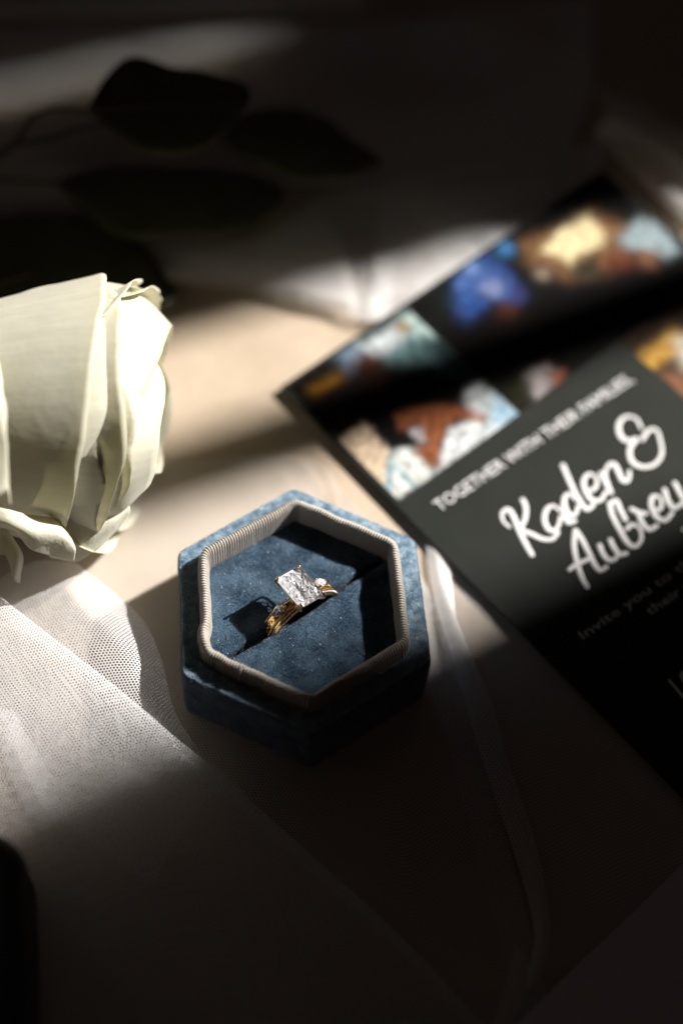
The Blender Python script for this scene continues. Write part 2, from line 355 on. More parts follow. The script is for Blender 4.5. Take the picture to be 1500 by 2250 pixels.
# upper right, beyond the card
sheet([[(1290, 190, .5), (1330, 240, .9), (1300, 300, .4)], [(1400, 225, .6), (1400, 275, 1.0), (1360, 320, .4)], [(1500, 290, .6), (1480, 330, 1.1), (1440, 370, .4)], [(1650, 390, .6), (1600, 440, 1.1), (1560, 470, .4)]], rotdeg=60, amp=.04, seed=12)
sheet([[(1310, 270, .5), (1340, 310, .8), (1345, 330, .5)], [(1390, 320, .5), (1400, 360, .9), (1395, 385, .5)], [(1470, 380, .5), (1475, 430, 1.0), (1470, 455, .5)], [(1600, 470, .5), (1600, 520, 1.0), (1600, 560, .5)]], rotdeg=20, amp=.02, seed=13)
# ------------------------------------------------------------------ ring box
box = thing('ring_box', 'open hexagonal ring box in dusty blue velvet with a ribbed grey inner lip', 'ring box')
def hexpath(R, rc, ns=40, nc=10, ph=90):
    """rounded hexagon, sharp circumradius R, corner radius rc: points, outward normals"""
    P, N = [], []
    for k in range(6):
        a = math.radians(ph-60*k); c = np.array([math.cos(a), math.sin(a)])
        cc = c*(R-rc/math.cos(math.radians(30)))
        for i in range(nc):
            b = a+math.radians(30)-math.radians(60)*i/(nc-1); n_ = np.array([math.cos(b), math.sin(b)]); P.append(cc+n_*rc); N.append(n_)
        a2 = a-math.radians(60); c2 = np.array([math.cos(a2), math.sin(a2)])*(R-rc/math.cos(math.radians(30)))
        nb = np.array([math.cos(a-math.radians(30)), math.sin(a-math.radians(30))])
        p0, p1 = cc+nb*rc, c2+nb*rc
        for i in range(1, ns): P.append(p0+(p1-p0)*i/ns); N.append(nb)
    return np.array(P), np.array(N)
def sweep(rings, **kw):
    cols = []
    for R, rc, z in rings:
        P, _ = hexpath(R, rc, **kw); cols.append(np.column_stack([P, np.full(len(P), z)]))
    A = np.stack(cols, 1); nu, nv = A.shape[:2]
    return A.reshape(-1, 3), grid_faces(nu, nv, True), nu, nv
RO, HE = 2.98, 1.76
V, F, nu, nv = sweep([(0.3, .02, .015), (RO-.06, .22, .015), (RO-.02, .24, .05), (RO, .24, .12)]+[(RO, .24, .12+(HE-.24)*t/8) for t in range(1, 9)]+[(RO-.004, .24, HE-.07), (RO-.02, .24, HE-.03), (RO-.05, .23, HE-.006)])
for i in range(len(V)):
    if V[i][2] > .1: 
        k = .012*fbm(V[i], 1.5); r = math.hypot(V[i][0], V[i][1]); V[i][0] *= 1+k/r; V[i][1] *= 1+k/r
mesh_obj('body', V, F, M['velvet'], box)
body_geo = (np.array(V), F)
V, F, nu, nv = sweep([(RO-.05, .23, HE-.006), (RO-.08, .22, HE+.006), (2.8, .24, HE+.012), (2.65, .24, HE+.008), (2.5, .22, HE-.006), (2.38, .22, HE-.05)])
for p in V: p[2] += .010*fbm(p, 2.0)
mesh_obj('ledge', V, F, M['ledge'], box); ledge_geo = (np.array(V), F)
# ribbed lip
def lip_mesh():
    P, N = hexpath(2.35, .30, ns=440, nc=80)
    # drop duplicate points at corners/sides
    arc = np.concatenate([[0], np.cumsum(np.linalg.norm(np.diff(P, axis=0), axis=1))]); tot = arc[-1]+np.linalg.norm(P[-1]-P[0])
    nr = round(tot/.061)
    prof = []
    for t in np.linspace(0, 1, 5): prof.append((-.100, 1.40+.62*t, -1, 0))
    for a in np.linspace(180, 0, 11)[1:-1]: prof.append((.100*math.cos(math.radians(a)), 2.02+.02+.19*math.sin(math.radians(a)), math.cos(math.radians(a)), math.sin(math.radians(a))))
    for t in np.linspace(0, 1, 6): prof.append((.100+.045*t, 2.03-.33*t, 1, 0))
    nv = len(prof); V, UV = [], []
    plen = np.concatenate([[0], np.cumsum([math.hypot(prof[i+1][0]-prof[i][0], prof[i+1][1]-prof[i][1]) for i in range(nv-1)])])
    c5 = at(449, 1388, 2.2)[:2]; c6 = at(478, 1432, 2.2)[:2]
    for i, (p, n_) in enumerate(zip(P, N)):
        d5 = np.linalg.norm(p-c5); side = (arc[i]-tot*2/3*1.0)
        pin = math.exp(-(d5/.22)**2); pin2 = math.exp(-(np.linalg.norm(p-c6)/.16)**2)
        wob = .022*noise.noise(Vector((p[0]*2.6, p[1]*2.6, 1)))+.009*noise.noise(Vector((p[0]*9, p[1]*9, 2)))
        for j, (d, z, nx, nz) in enumerate(prof):
            ph = 2*math.pi*nr*arc[i]/tot+pin*2.2*math.sin(j*.55)+.25*noise.noise(Vector((arc[i]*2, j*.3, 0)))
            fx = (ph/(2*math.pi)) % 1*2-1; rb = .050*math.sqrt(max(0, 1-fx*fx))-.038
            dd = d+nx*rb+wob+pin*(.075+.02*math.sin(j*1.1))-.045*pin2; zz = z+nz*rb-.02*pin*max(0, nz)-.055*pin2*max(0, nz)+.02*noise.noise(Vector((p[0]*1.6, p[1]*1.6, 5)))
            V.append((p[0]+n_[0]*dd, p[1]+n_[1]*dd, zz)); UV.append((arc[i], plen[j]))
    return V, grid_faces(len(P), nv, True), UV
V, F, UV = lip_mesh(); mesh_obj('ribbed_lip', V, F, M['rib'], box, uv=UV)
# frayed overlap of the lip's ribbon, on the near left side
q = at(541, 1452, 2.2); nb = np.array([math.cos(math.radians(240)), math.sin(math.radians(240)), 0]); tb = np.array([nb[1], -nb[0], 0])
apo = 2.35*math.cos(math.radians(30)); base = nb*apo+tb*((q-nb*apo) @ tb); base[2] = 0
VV = []
for t in np.linspace(0, 1, 14):
    if t < .4: a = math.radians(150-150*t/.4); d, z = .125*math.cos(a), 2.045+.20*math.sin(a)
    else: d, z = .13+.03*(t-.4)/.6, 2.03-.24*(t-.4)/.6
    w = .035*(1-t)+.008
    for k, (s, o) in enumerate(((-w, 0), (-w*.4, .022), (w*.4, .022), (w, 0))):
        VV.append(base+nb*(d+o)+tb*(s+.012*math.sin(9*t))+np.array([0, 0, z]))
parts = [(VV, grid_faces(14, 4))]
for k in range(26):
    p0 = base+tb*random.uniform(-.05, .12)+nb*random.uniform(-.03, .1)+np.array([0, 0, 2.235+random.uniform(-.01, .01)])
    dv = np.array([random.gauss(.0, .04), random.gauss(0, .04), random.uniform(.0, .07)]); parts.append(tube([p0, p0+dv*.5, p0+dv+np.array([0, 0, -.01])], .0035, 4))
V, F = join(parts); mesh_obj('ribbon_seam', V, F, M['rib'], box, uv=[(v[0], v[2]) for v in V])
# the two pad halves either side of the slit
SA = math.radians(32); sd = np.array([math.cos(SA), math.sin(SA)]); sn = np.array([-sd[1], sd[0]]); PZ = 1.55; SO = -.02
def hexdist(p, d, R=2.30):
    best = 9
    for k in range(6):
        a = math.radians(60*k); n_ = np.array([math.cos(a), math.sin(a)]); dn = d @ n_
        if dn > 1e-6: best = min(best, (R*math.cos(math.radians(30))-p @ n_)/dn)
    return best
def pad_z(s, w, side):
    d = w
    z = PZ+.06*math.exp(-((d-.22)/.16)**2)*(1 if side < 0 else .4)
    ring = math.exp(-(s/1.15)**4)
    z -= .42*math.exp(-(d/(.055+.02*ring))**2)
    z += .018*fbm((s, w*side, 3), 1.3)
    return z
def pad_half(side):
    V = []; ns, nw = 150, 70
    p0 = sn*SO; tm = min(hexdist(p0, sd), hexdist(p0, -sd))-.02
    for i in range(ns):
        s = -tm+2*tm*i/(ns-1); q = p0+sd*s; wm = max(.0, hexdist(q, sn*side))
        gap = .004+.10*math.exp(-((s+.02)/.70)**2)*(.55 if side < 0 else 1.0)+.02*math.exp(-((s+1.0)/.12)**2)
        for j in range(nw):
            t = (j/(nw-1))**1.7; w = t*wm; off = gap*math.exp(-(w/.25))
            p = q+sn*side*min(wm, w+off); V.append((p[0], p[1], pad_z(s, w, side)))
    F = grid_faces(ns, nw)
    if side < 0: F = [f[::-1] for f in F]
    return V, F
pads = []
for side in (1, -1):
    V, F = pad_half(side); o = mesh_obj('cushion', V, F, M['velvet'], box); pads.append((np.array(V), F))
# velvet pile: short fibres
def pile(geo, count, length, lean, spread, width=.0075, mask=None, upn=None):
    V, F = geo; V = np.asarray(V); F = np.array([f[:4] for f in F if len(f) == 4]); a, b, c, d = (V[F[:, i]] for i in range(4))
    n_ = np.cross(c-a, d-b); ar = np.linalg.norm(n_, axis=1); n_ /= (ar[:, None]+1e-12)
    cen = (a+b+c+d)/4
    if mask is not None: ar = ar*mask(cen, n_)
    idx = rng.choice(len(F), count, p=ar/ar.sum()); u, v = rng.random((2, count, 1))
    P = (a[idx]*(1-u)+b[idx]*u)*(1-v)+(d[idx]*(1-u)+c[idx]*u)*v
    N = n_[idx]; ref = np.array(upn(P)) if upn is not None else None
    if ref is not None: N = N*np.sign((N*ref).sum(1))[:, None]
    cl = np.array([fbm((p[0], p[1], p[2]), 2.4, 2) for p in P[::1]])[:, None]
    D = N+np.asarray(lean)*(1+1.6*cl)+rng.normal(0, spread, (count, 3)); D /= np.linalg.norm(D, axis=1)[:, None]
    L = length*(.6+.8*rng.random((count, 1)))
    T = np.cross(D, rng.normal(0, 1, (count, 3))); T /= np.linalg.norm(T, axis=1)[:, None]
    P0 = P-D*.004
    W = np.stack([P0-T*width/2, P0+T*width/2, P0+D*L+T*0], 1).reshape(-1, 3)
    return W
def pile_obj(name, W, mat, parent):
    n = len(W)//3; me = bpy.data.meshes.new(name); me.vertices.add(len(W)); me.vertices.foreach_set('co', W.astype(np.float32).ravel())
    me.loops.add(n*3); me.loops.foreach_set('vertex_index', np.arange(n*3, dtype=np.int32)); me.polygons.add(n)
    me.polygons.foreach_set('loop_start', np.arange(0, n*3, 3, dtype=np.int32)); me.update(calc_edges=True); me.validate()
    me.materials.append(mat); o = bpy.data.objects.new(name, me); C.objects.link(o); o.parent = parent; o['kind'] = 'stuff'; return o
up = lambda P: np.tile([0, 0, 1.0], (len(P), 1))
outw = lambda P: np.column_stack([P[:, 0], P[:, 1], np.zeros(len(P))])/np.linalg.norm(P[:, :2], axis=1)[:, None]
Wp = np.concatenate([pile(g, 62000, .040, (-.25, .35, 0), .38, upn=up) for g in pads])
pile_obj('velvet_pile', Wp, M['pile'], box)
pile_obj('sparkle_fibres', np.concatenate([pile(g, 420, .05, (-.25, .35, 0), .7, width=.013, upn=up) for g in pads]), M['sparkle_fibres'], box)
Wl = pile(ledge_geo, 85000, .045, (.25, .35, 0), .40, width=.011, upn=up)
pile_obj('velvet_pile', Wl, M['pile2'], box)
Ws = pile(body_geo, 60000, .04, (0, 0, -.5), .40, upn=outw, mask=lambda c, n_: (c[:, 2] > .1)*1.0)
pile_obj('velvet_pile', Ws, M['pile3'], box)
# ------------------------------------------------------------------ rings
GZ = 2.38; GC = at(659, 1290, GZ)[:2]                                  # girdle height, stone centre
ra = math.radians(33.5); rd = np.array([math.cos(ra), math.sin(ra), 0]); rn = np.array([-rd[1], rd[0], 0])
RC = np.array([GC[0], GC[1], 0])-rn*.03; RC[2] = 1.10; RR0 = .93
def arc_pt(a, r, w):  # a: angle from the top, along the band; w: across
    return RC+rd*(r*math.sin(a))+np.array([0, 0, r*math.cos(a)])+rn*w
def band(w0, w1, ri, ro, flare=0, n=120, waist=None, a0=0, a1=2*math.pi):
    V = []; prof = 10
    for i in range(n):
        a = a0+(a1-a0)*i/n; k = waist(a) if waist else 1
        wc = (w0+w1)/2; hw = (w1-w0)/2*k
        for j in range(prof):
            b = 2*math.pi*j/prof; cx = math.copysign(abs(math.cos(b))**.6, math.cos(b)); cy = math.copysign(abs(math.sin(b))**.6, math.sin(b))
            V.append(arc_pt(a, (ri+ro)/2+(ro-ri)/2*cy, wc+hw*cx))
    F = [(i*prof+j, ((i+1) % n)*prof+j, ((i+1) % n)*prof+(j+1) % prof, i*prof+(j+1) % prof) for i in range(n) for j in range(prof)]
    return V, F
ring = thing('engagement_ring', 'gold ring with a large square-cut clear stone and engraved shank, set in the box slit', 'ring', tuple(RC))
wed = thing('wedding_band', 'slim gold band paved with tiny clear stones, in front of the large-stone ring', 'ring', tuple(RC-rn*.15))
def under(o, par):
    o.parent = par; o.matrix_parent_inverse = Matrix.Translation(-Vector(par.location)); return o
def rp(name, geo, mat, par=None, smooth=True, kind=None):
    par = par or ring
    o = mesh_obj(name, geo[0], geo[1], mat, None, smooth=smooth, kind=kind); return under(o, par)
amod = lambda a: min(a % (2*math.pi), 2*math.pi-(a % (2*math.pi)))
rp('shank', band(-.07, .13, .86, .95, waist=lambda a: .75+.5*math.exp(-((amod(a)-1.0)/.35)**2)*1.0 if amod(a) > .35 else .6), M['gold'])
# engraved scrolls: raised wires on the shank
eng = []
for sg in (-1, 1):
    for k in range(9):
        a0 = sg*(.62+.10*k); pts = []
        for t in np.linspace(0, 1, 14):
            th = t*5.0*(1 if k % 2 else -1); r_ = .048*(1-t*.7); pts.append(arc_pt(a0+sg*r_*math.cos(th)/.95, .956, .022+r_*math.sin(th)*1.2))
        eng.append(tube(pts, .010, 5))
    for wv in (-.075, .135):
        for k in range(46):
            a = sg*(.30+k*.024); eng.append(ball(arc_pt(a, .955, wv), .0145, 6, 4))
V, F = join(eng); rp('engraving', (V, F), M['gold'], kind='stuff')
# wedding band with paved stones and milgrain beads
rp('shank', band(-.235, -.085, .86, .945), M['gold'], wed)
pv, bd = [], []
def small_gem(c, r, nrm, t1):
    t2 = np.cross(nrm, t1); V = [c+nrm*r*.42]; n = 8
    for rad, h in ((.55, .38), (1, .0)):
        for k in range(n):
            b = 2*math.pi*(k+(.5 if rad < 1 else 0))/n; V.append(c+(t1*math.cos(b)+t2*math.sin(b))*r*rad+nrm*r*h)
    V.append(c-nrm*r*.8); F = [(0, 1+k, 1+(k+1) % n) for k in range(n)]
    for k in range(n):
        F += [(1+k, 9+k, 9+(k+1) % n), (1+k, 9+(k+1) % n, 1+(k+1) % n), (9+k, 17, 9+(k+1) % n)]
    return V, F
for k in range(-26, 27):
    a = k*.047; c = arc_pt(a, .948, -.16); nrm = rd*math.sin(a)+np.array([0, 0, math.cos(a)]); t1 = rd*math.cos(a)-np.array([0, 0, math.sin(a)])
    pv.append(small_gem(c, .020, nrm, t1))
for k in range(-60, 61):
    a = k*.0215
    for wv in (-.230, -.092): bd.append(ball(arc_pt(a, .948, wv), .0135, 6, 4))
V, F = join(pv); rp('paved_stones', (V, F), M['gem'], wed, smooth=False, kind='stuff')
V, F = join(bd); rp('milgrain_edging', (V, F), M['gold'], wed, kind='stuff')
# centre stone: cut-corner rectangle; long side across the band
LX, LY, CC, TILT = .318, .432, .10, -.16       # half width along the band, half length across, cut corner
def oct_(sx, sy, cc, z):
    pts = [(sx-cc, sy), (-(sx-cc), sy), (-sx, sy-cc), (-sx, -(sy-cc)), (-(sx-cc), -sy), (sx-cc, -sy), (sx, -(sy-cc)), (sx, sy-cc)]
    return [(x, y, z) for x, y in pts]
def subdiv_ring(R, m):
    out = []
    for i in range(len(R)):
        a, b = np.array(R[i]), np.array(R[(i+1) % len(R)])
        k = m if i % 2 == 0 else 1
        for t in range(k): out.append(a+(b-a)*t/k)
    return out
def gem():
    rings_ = [subdiv_ring(oct_(LX*s, LY*s2, CC*sc, z), 5) for s, s2, sc, z in
              ((.66, .70, .9, .105), (.86, .89, 1, .062), (1, 1, 1, .012), (1, 1, 1, -.012), (.86, .88, 1, -.06), (.70, .74, 1, -.075), (.52, .58, .9, -.12), (.34, .42, .6, -.11), (.16, .24, .3, -.16))]
    m = len(rings_[0]); V = [p for r in rings_ for p in r]; V.append(np.array((0, 0, .105))); V.append(np.array((0, 0, -.19)))
    V = [np.array(v) for v in V]; F = []
    r2 = random.Random(3)
    for L in (1, 4, 5, 6, 7, 8):
        for k in range(m):
            V[L*m+k] = V[L*m+k]+np.array([r2.uniform(-1, 1)*(.008 if L > 3 else .002), r2.uniform(-1, 1)*(.008 if L > 3 else .002), ((.026 if (k+L) % 2 else -.026)+r2.uniform(-1, 1)*.012) if L > 3 else 0])
    for L in range(len(rings_)-1):
        for k in range(m):
            a, b, c, d = L*m+k, L*m+(k+1) % m, (L+1)*m+(k+1) % m, (L+1)*m+k
            if L == 2: F.append((a, d, c, b))
            elif (k+L) % 2: F += [(a, d, c), (a, c, b)]
            else: F += [(a, d, b), (d, c, b)]
    F.append(tuple(range(m)))
    e = len(V)-1; b0 = (len(rings_)-1)*m
    for k in range(m): F.append((b0+k, e, b0+(k+1) % m))
    T = np.array([GC[0], GC[1], GZ])
    return [T+rd*v[0]+rn*v[1]+np.array([0, 0, v[2]+TILT*v[0]]) for v in V], F
go = rp('centre_stone', gem(), M['gem'], smooth=False); go.data.materials.append(M['crown']); go.data.materials.append(M['fire']); r3 = random.Random(5)
for p_ in go.data.polygons:
    if min(go.data.vertices[i].co.z-TILT*float(np.dot(np.array(go.data.vertices[i].co)-np.array([GC[0], GC[1], GZ]), rd)) for i in p_.vertices) > GZ+.005: p_.material_index = 1
    elif r3.random() < .12: p_.material_index = 2
for sx in (-1, 1):
    for sy in (-1, 1):
        top = np.array([GC[0], GC[1], GZ+TILT*sx*LX])+rd*sx*(LX-.03)+rn*sy*(LY-.03)
        foot = np.array([GC[0], GC[1], GZ-.42])+rd*sx*.10+rn*sy*.07
        out = (rd*sx+rn*sy)/1.414
        pth = spline([foot, top+out*.01-np.array([0, 0, .14]), top+out*.012+np.array([0, 0, .02]), top-out*.012+np.array([0, 0, .075])], 14)
        g = [tube(pth, np.linspace(.028, .030, 14), 8), ball(pth[-1], .038, 10, 7)]
        rp('prong', join(g), M['gold'] if sx < 0 or sy > 0 else M['white_gold'])
# basket rails under the stone
bs = []
for zz, sc_ in ((-.13, .86), (-.26, .58)):
    o_ = [np.array([GC[0], GC[1], GZ+zz+TILT*x])+rd*x+rn*y for x, y, _ in oct_(LX*sc_, LY*sc_, CC, 0)]; o_.append(o_[0]); bs.append(tube(o_, .016, 6, cap=False))
rp('basket', join(bs), M['gold'])
# side stones: pear shapes on the shoulders
for sg in (-1, 1):
    a = sg*.56; c0 = arc_pt(a, 1.035, .03); nrm = rd*math.sin(a)*.8+np.array([0, 0, math.cos(a)]); nrm /= np.linalg.norm(nrm); t1 = rd*sg*math.cos(a)-np.array([0, 0, abs(math.sin(a))]); t1 -= nrm*(t1 @ nrm); t1 /= np.linalg.norm(t1); t2 = np.cross(nrm, t1)
    n = 14; rr = []
    for s_, h in ((.45, .055), (.8, .035), (1, 0), (.6, -.07)):
        for k in range(n):
            b = 2*math.pi*k/n; x = math.cos(b); y = math.sin(b)*(1-.42*max(0, x)); rr.append(c0+t1*(.16*x*s_+.01)+t2*.115*y*s_+nrm*h)
    for q_ in range(len(rr)):
        if q_ < 2*n or q_ >= 3*n: rr[q_] = rr[q_]+nrm*random.uniform(-.028, .012)+t2*random.uniform(-.01, .01)
    V = rr+[c0+nrm*.03, c0-nrm*.12]; F = [(k, (k+1) % n, 4*n) for k in range(n)]+[(3*n+k, 4*n+1, 3*n+(k+1) % n) for k in range(n)]
    for L in range(3):
        for k in range(n):
            A_, B_, C_, D_ = L*n+k, L*n+(k+1) % n, (L+1)*n+(k+1) % n, (L+1)*n+k; F += [(A_, D_, C_), (A_, C_, B_)]
    rp('side_stone', (V, F), M['gem'], smooth=False)
    gg = []
    for b in (.0, 2.1, -2.1):
        p_ = c0+t1*.16*math.cos(b)+t2*.115*math.sin(b); gg.append(tube(spline([c0-nrm*.16, p_-nrm*.02+(p_-c0)*.05, p_+nrm*.045], 8), .013, 6)); gg.append(ball(p_+nrm*.05-(p_-c0)*.08, .018, 8, 6))
    rp('side_prong', join(gg), M['gold'])
    hw = [c0-nrm*.03+t1*.16*math.cos(2*math.pi*k/16)+t2*.118*math.sin(2*math.pi*k/16)*(1-.42*max(0, math.cos(2*math.pi*k/16))) for k in range(17)]
    rp('side_setting', tube(hw, .014, 6, cap=False), M['gold'])
# ------------------------------------------------------------------ invitation card
A0 = at(617, 850, .22); B0 = at(1318, 376, 1.0); u_ = (B0-A0); WCARD = np.linalg.norm(u_); u_ /= WCARD
v_ = at(1500, 1795, .22)-A0; v_ -= u_*(v_ @ u_); v_ /= np.linalg.norm(v_); LCARD = WCARD*1.45; cn = np.cross(v_, u_); cn *= np.sign(cn[2])
card = thing('invitation_card', 'dark wedding invitation with photos along its top edge and white script names', 'invitation card', tuple(A0))
def cuv(px, py):
    p = on_plane(px, py, A0, cn)-A0; return p @ u_, p @ v_
def cp(u, v, h): return A0+u_*u+v_*v+cn*h
V = []; nu, nv = 2, 2
V = [cp(0, 0, 0), cp(WCARD, 0, 0), cp(WCARD, LCARD, 0), cp(0, LCARD, 0), cp(0, 0, -.05), cp(WCARD, 0, -.05), cp(WCARD, LCARD, -.05), cp(0, LCARD, -.05)]
o = mesh_obj('card_sheet', V, [(0, 3, 2, 1), (4, 5, 6, 7), (0, 1, 5, 4), (1, 2, 6, 5), (2, 3, 7, 6), (3, 0, 4, 7)], M['card'], None, smooth=False); under(o, card)
def lin(c): return tuple(.82*((x/255)/12.92 if x/255 <= .04045 else ((x/255+.055)/1.055)**2.4) for x in c)
u1a, v1a = cuv(1140, 910); u1b, v1b = cuv(870, 1105); u2r, v2r = cuv(1400, 752)
vb = (v1a+v1b)/2; u0p = .12; v0p = .10
def Q(L): return [(600+.6*x, 380+.6*y) for x, y in L]
def picture(u0, u1, v0, v1, basec, shapes, n=150):
    """flat print: filled outlines over a dark ground; each outline (points, colour, edge softness in cm)"""
    m = max(2, int(n*(v1-v0)/(u1-u0))); us = np.linspace(u0, u1, n); vs_ = np.linspace(v0, v1, m); U, Vv = np.meshgrid(us, vs_, indexing='ij'); U = U.ravel(); Vv = Vv.ravel()
    col = np.tile(np.array(lin(basec)), (len(U), 1)); wu = np.array([noise.noise(Vector((a*4, b*4, 0))) for a, b in zip(U, Vv)])*.07; wv_ = np.array([noise.noise(Vector((a*4, b*4, 9))) for a, b in zip(U, Vv)])*.07
    X, Y = U+wu, Vv+wv_
    for pts, c, soft in shapes:
        if len(pts) == 1:
            x, y, r = pts[0]; cu, cv = cuv(x, y); d = np.hypot(X-cu, Y-cv)-r/100.
        else:
            P = np.array([cuv(*p) for p in pts]); inside = np.zeros(len(X), bool); d = np.full(len(X), 9.)
            for i in range(len(P)):
                a, b = P[i], P[(i+1) % len(P)]
                cr = (a[1] > Y) != (b[1] > Y); xi = (b[0]-a[0])*(Y-a[1])/((b[1]-a[1]) or 1e-9)+a[0]; inside ^= cr & (X < xi)
                t = np.clip(((X-a[0])*(b[0]-a[0])+(Y-a[1])*(b[1]-a[1]))/(((b-a)**2).sum()+1e-9), 0, 1); d = np.minimum(d, np.hypot(X-a[0]-t*(b[0]-a[0]), Y-a[1]-t*(b[1]-a[1])))
            d = np.where(inside, -d, d)
        w = 1/(1+np.exp(np.clip(d/(soft*.75), -30, 30)))[:, None]; col = col*(1-w)+np.array(lin(c))*w
    g = np.array([noise.fractal(Vector((a*5, b*5, 3)), 1, 2, 3) for a, b in zip(U, Vv)])[:, None]; col = col*np.clip(.88+.5*g, .4, 1.3)
    V = [cp(a, b, .004) for a, b in zip(U, Vv)]; o = mesh_obj('printed_photo', V, grid_faces(n, m), M['print'], None, col=col); under(o, card); return o
picture(u0p, u1a, v0p, vb, (12, 9, 8), [
    (Q([(140, 790), (240, 738), (256, 758), (152, 812)]), (150, 104, 24), .1), (Q([(190, 830), (330, 760), (370, 860), (240, 930)]), (36, 28, 30), .2),
    (Q([(240, 670), (300, 625), (340, 680), (280, 720)]), (130, 152, 176), .12), (Q([(310, 630), (470, 535), (520, 488), (590, 545), (720, 760), (560, 700), (420, 700)]), (96, 128, 132), .12),
    (Q([(320, 632), (450, 560), (480, 600), (420, 660), (350, 670)]), (214, 222, 228), .1), (Q([(470, 530), (525, 488), (600, 560), (580, 610), (520, 590)]), (190, 216, 212), .1),
    (Q([(560, 620), (620, 600), (760, 800), (680, 760)]), (22, 44, 46), .15), ([(600+.6*472, 380+.6*566, 14)], (176, 130, 70), .08), ([(600+.6*345, 380+.6*695, 24)], (96, 48, 24), .12), (Q([(300, 700), (380, 690), (480, 800), (460, 850), (330, 790)]), (44, 22, 14), .15),
    (Q([(250, 980), (330, 915), (430, 1010), (440, 1100), (410, 1200), (330, 1100)]), (226, 202, 176), .05), (Q([(430, 1015), (510, 990), (590, 1105), (425, 1215), (400, 1170)]), (228, 232, 230), .05),
    (Q([(425, 1010), (438, 1010), (432, 1180), (412, 1190)]), (130, 170, 182), .04), (Q([(440, 1070), (455, 1068), (520, 1150), (508, 1158)]), (130, 172, 184), .04),
    (Q([(690, 790), (760, 768), (910, 882), (880, 915), (600, 1100), (596, 1050), (640, 940), (720, 900)]), (222, 227, 230), .06), (Q([(800, 820), (850, 830), (908, 882), (880, 912), (790, 920)]), (160, 200, 226), .12),
    (Q([(435, 890), (500, 852), (640, 838), (700, 862), (785, 892), (772, 912), (690, 900), (645, 915), (612, 990), (606, 1075), (565, 1070), (515, 1020), (550, 985), (535, 930), (460, 945)]), (146, 86, 54), .06),
    (Q([(500, 940), (540, 930), (560, 985), (530, 990)]), (190, 186, 190), .05), (Q([(330, 800), (440, 880), (450, 940), (545, 990), (505, 1010), (425, 1015), (365, 920)]), (12, 10, 12), .05), (Q([(420, 730), (700, 760), (700, 845), (500, 852), (440, 875)]), (9, 7, 7), .08)])
picture(u1a+.08, WCARD-.12, v0p, vb-.02, (8, 7, 7), [
    (Q([(590, 430), (660, 400), (680, 500), (620, 520)]), (20, 30, 22), .2),
    (Q([(665, 420), (700, 335), (780, 295), (850, 350), (915, 450), (880, 482), (790, 460), (705, 545), (668, 490)]), (52, 84, 150), .1), ([(600+.6*720, 380+.6*350, 20)], (120, 150, 204), .1), ([(600+.6*800, 380+.6*420, 20)], (150, 160, 196), .12), ([(600+.6*745, 380+.6*490, 16)], (34, 70, 140), .1), ([(600+.6*850, 380+.6*278, 22)], (66, 132, 190), .08), ([(600+.6*890, 380+.6*440, 16)], (60, 56, 110), .1), ([(600+.6*860, 380+.6*505, 24)], (84, 44, 26), .12), ([(600+.6*690, 380+.6*410, 12)], (90, 120, 190), .1),
    (Q([(905, 250), (1090, 190), (1165, 140), (1300, 200), (1280, 320), (1180, 375), (1070, 392), (990, 340), (930, 330)]), (128, 94, 62), .12), (Q([(983, 288), (1040, 215), (1150, 148), (1215, 232), (1190, 272), (1120, 300), (1082, 338), (1050, 308)]), (240, 224, 178), .06),
    ([(600+.6*985, 380+.6*368, 18)], (150, 134, 118), .08), (Q([(1080, 350), (1180, 300), (1200, 370), (1120, 390)]), (38, 44, 36), .12), (Q([(1200, 310), (1330, 260), (1330, 340), (1230, 365)]), (104, 56, 34), .12),
    (Q([(1265, 245), (1340, 168), (1400, 178), (1490, 285), (1440, 316), (1370, 290), (1290, 275)]), (156, 174, 182), .08), (Q([(1340, 290), (1400, 285), (1400, 350), (1360, 350)]), (140, 98, 74), .08),
    (Q([(830, 560), (980, 560), (1010, 700), (880, 700)]), (26, 13, 9), .2), (Q([(840, 790), (930, 740), (960, 820), (890, 850)]), (44, 45, 24), .12), (Q([(925, 735), (1000, 700), (1040, 740), (1010, 800), (965, 835)]), (176, 166, 168), .07), (Q([(1010, 730), (1060, 725), (1072, 765), (1030, 785)]), (150, 88, 62), .07)], n=200)
u3, v3 = cuv(1408, 792); u3b, v3b = cuv(1560, 960)
picture(u3, WCARD-.1, v3-.9, v3b, (52, 38, 30), [(Q([(1330, 680), (1460, 565), (1500, 590), (1470, 660), (1385, 725)]), (196, 152, 70), .08), (Q([(1465, 610), (1520, 590), (1560, 700), (1500, 720)]), (210, 200, 184), .1), (Q([(1430, 740), (1500, 730), (1540, 840), (1480, 820)]), (150, 104, 78), .12)], n=60)
# lettering
def strokes(name, lst, reg, sc, r0, h=.007):
    parts = []; ox, oy = reg
    for st in lst:
        P = spline([np.array(cuv(ox+x*sc, oy+y*sc)) for x, y in st], 6*len(st))
        path = [cp(a, b, h) for a, b in P]; dd = np.gradient(P[:, 1]); dd = dd/(np.abs(np.gradient(P[:, 0]))+np.abs(dd)+1e-9); r = r0*(1+.32*np.clip(dd, -1, 1)); V, F = tube(path, r, 8)
        g1, g2 = ball(path[0], r[0], 8, 6), ball(path[-1], r[-1], 8, 6)
        parts += [(V, F), g1, g2]
    V, F = join(parts); V = np.array(V); hh = (V-A0) @ cn; V = V-np.outer((hh-h)*.9, cn)
    o = mesh_obj(name, V, F, M['ink'], None); under(o, card); return o
c5, s5, c3, s3 = (900, 780), .4, (1150, 1150), .23333
K = [[(545, 945), (512, 915), (505, 870), (535, 850), (565, 885), (600, 970), (640, 1050), (668, 1098)], [(618, 798), (634, 840), (630, 900), (604, 958)], [(610, 965), (665, 985), (725, 1012), (780, 1012), (812, 975)]]
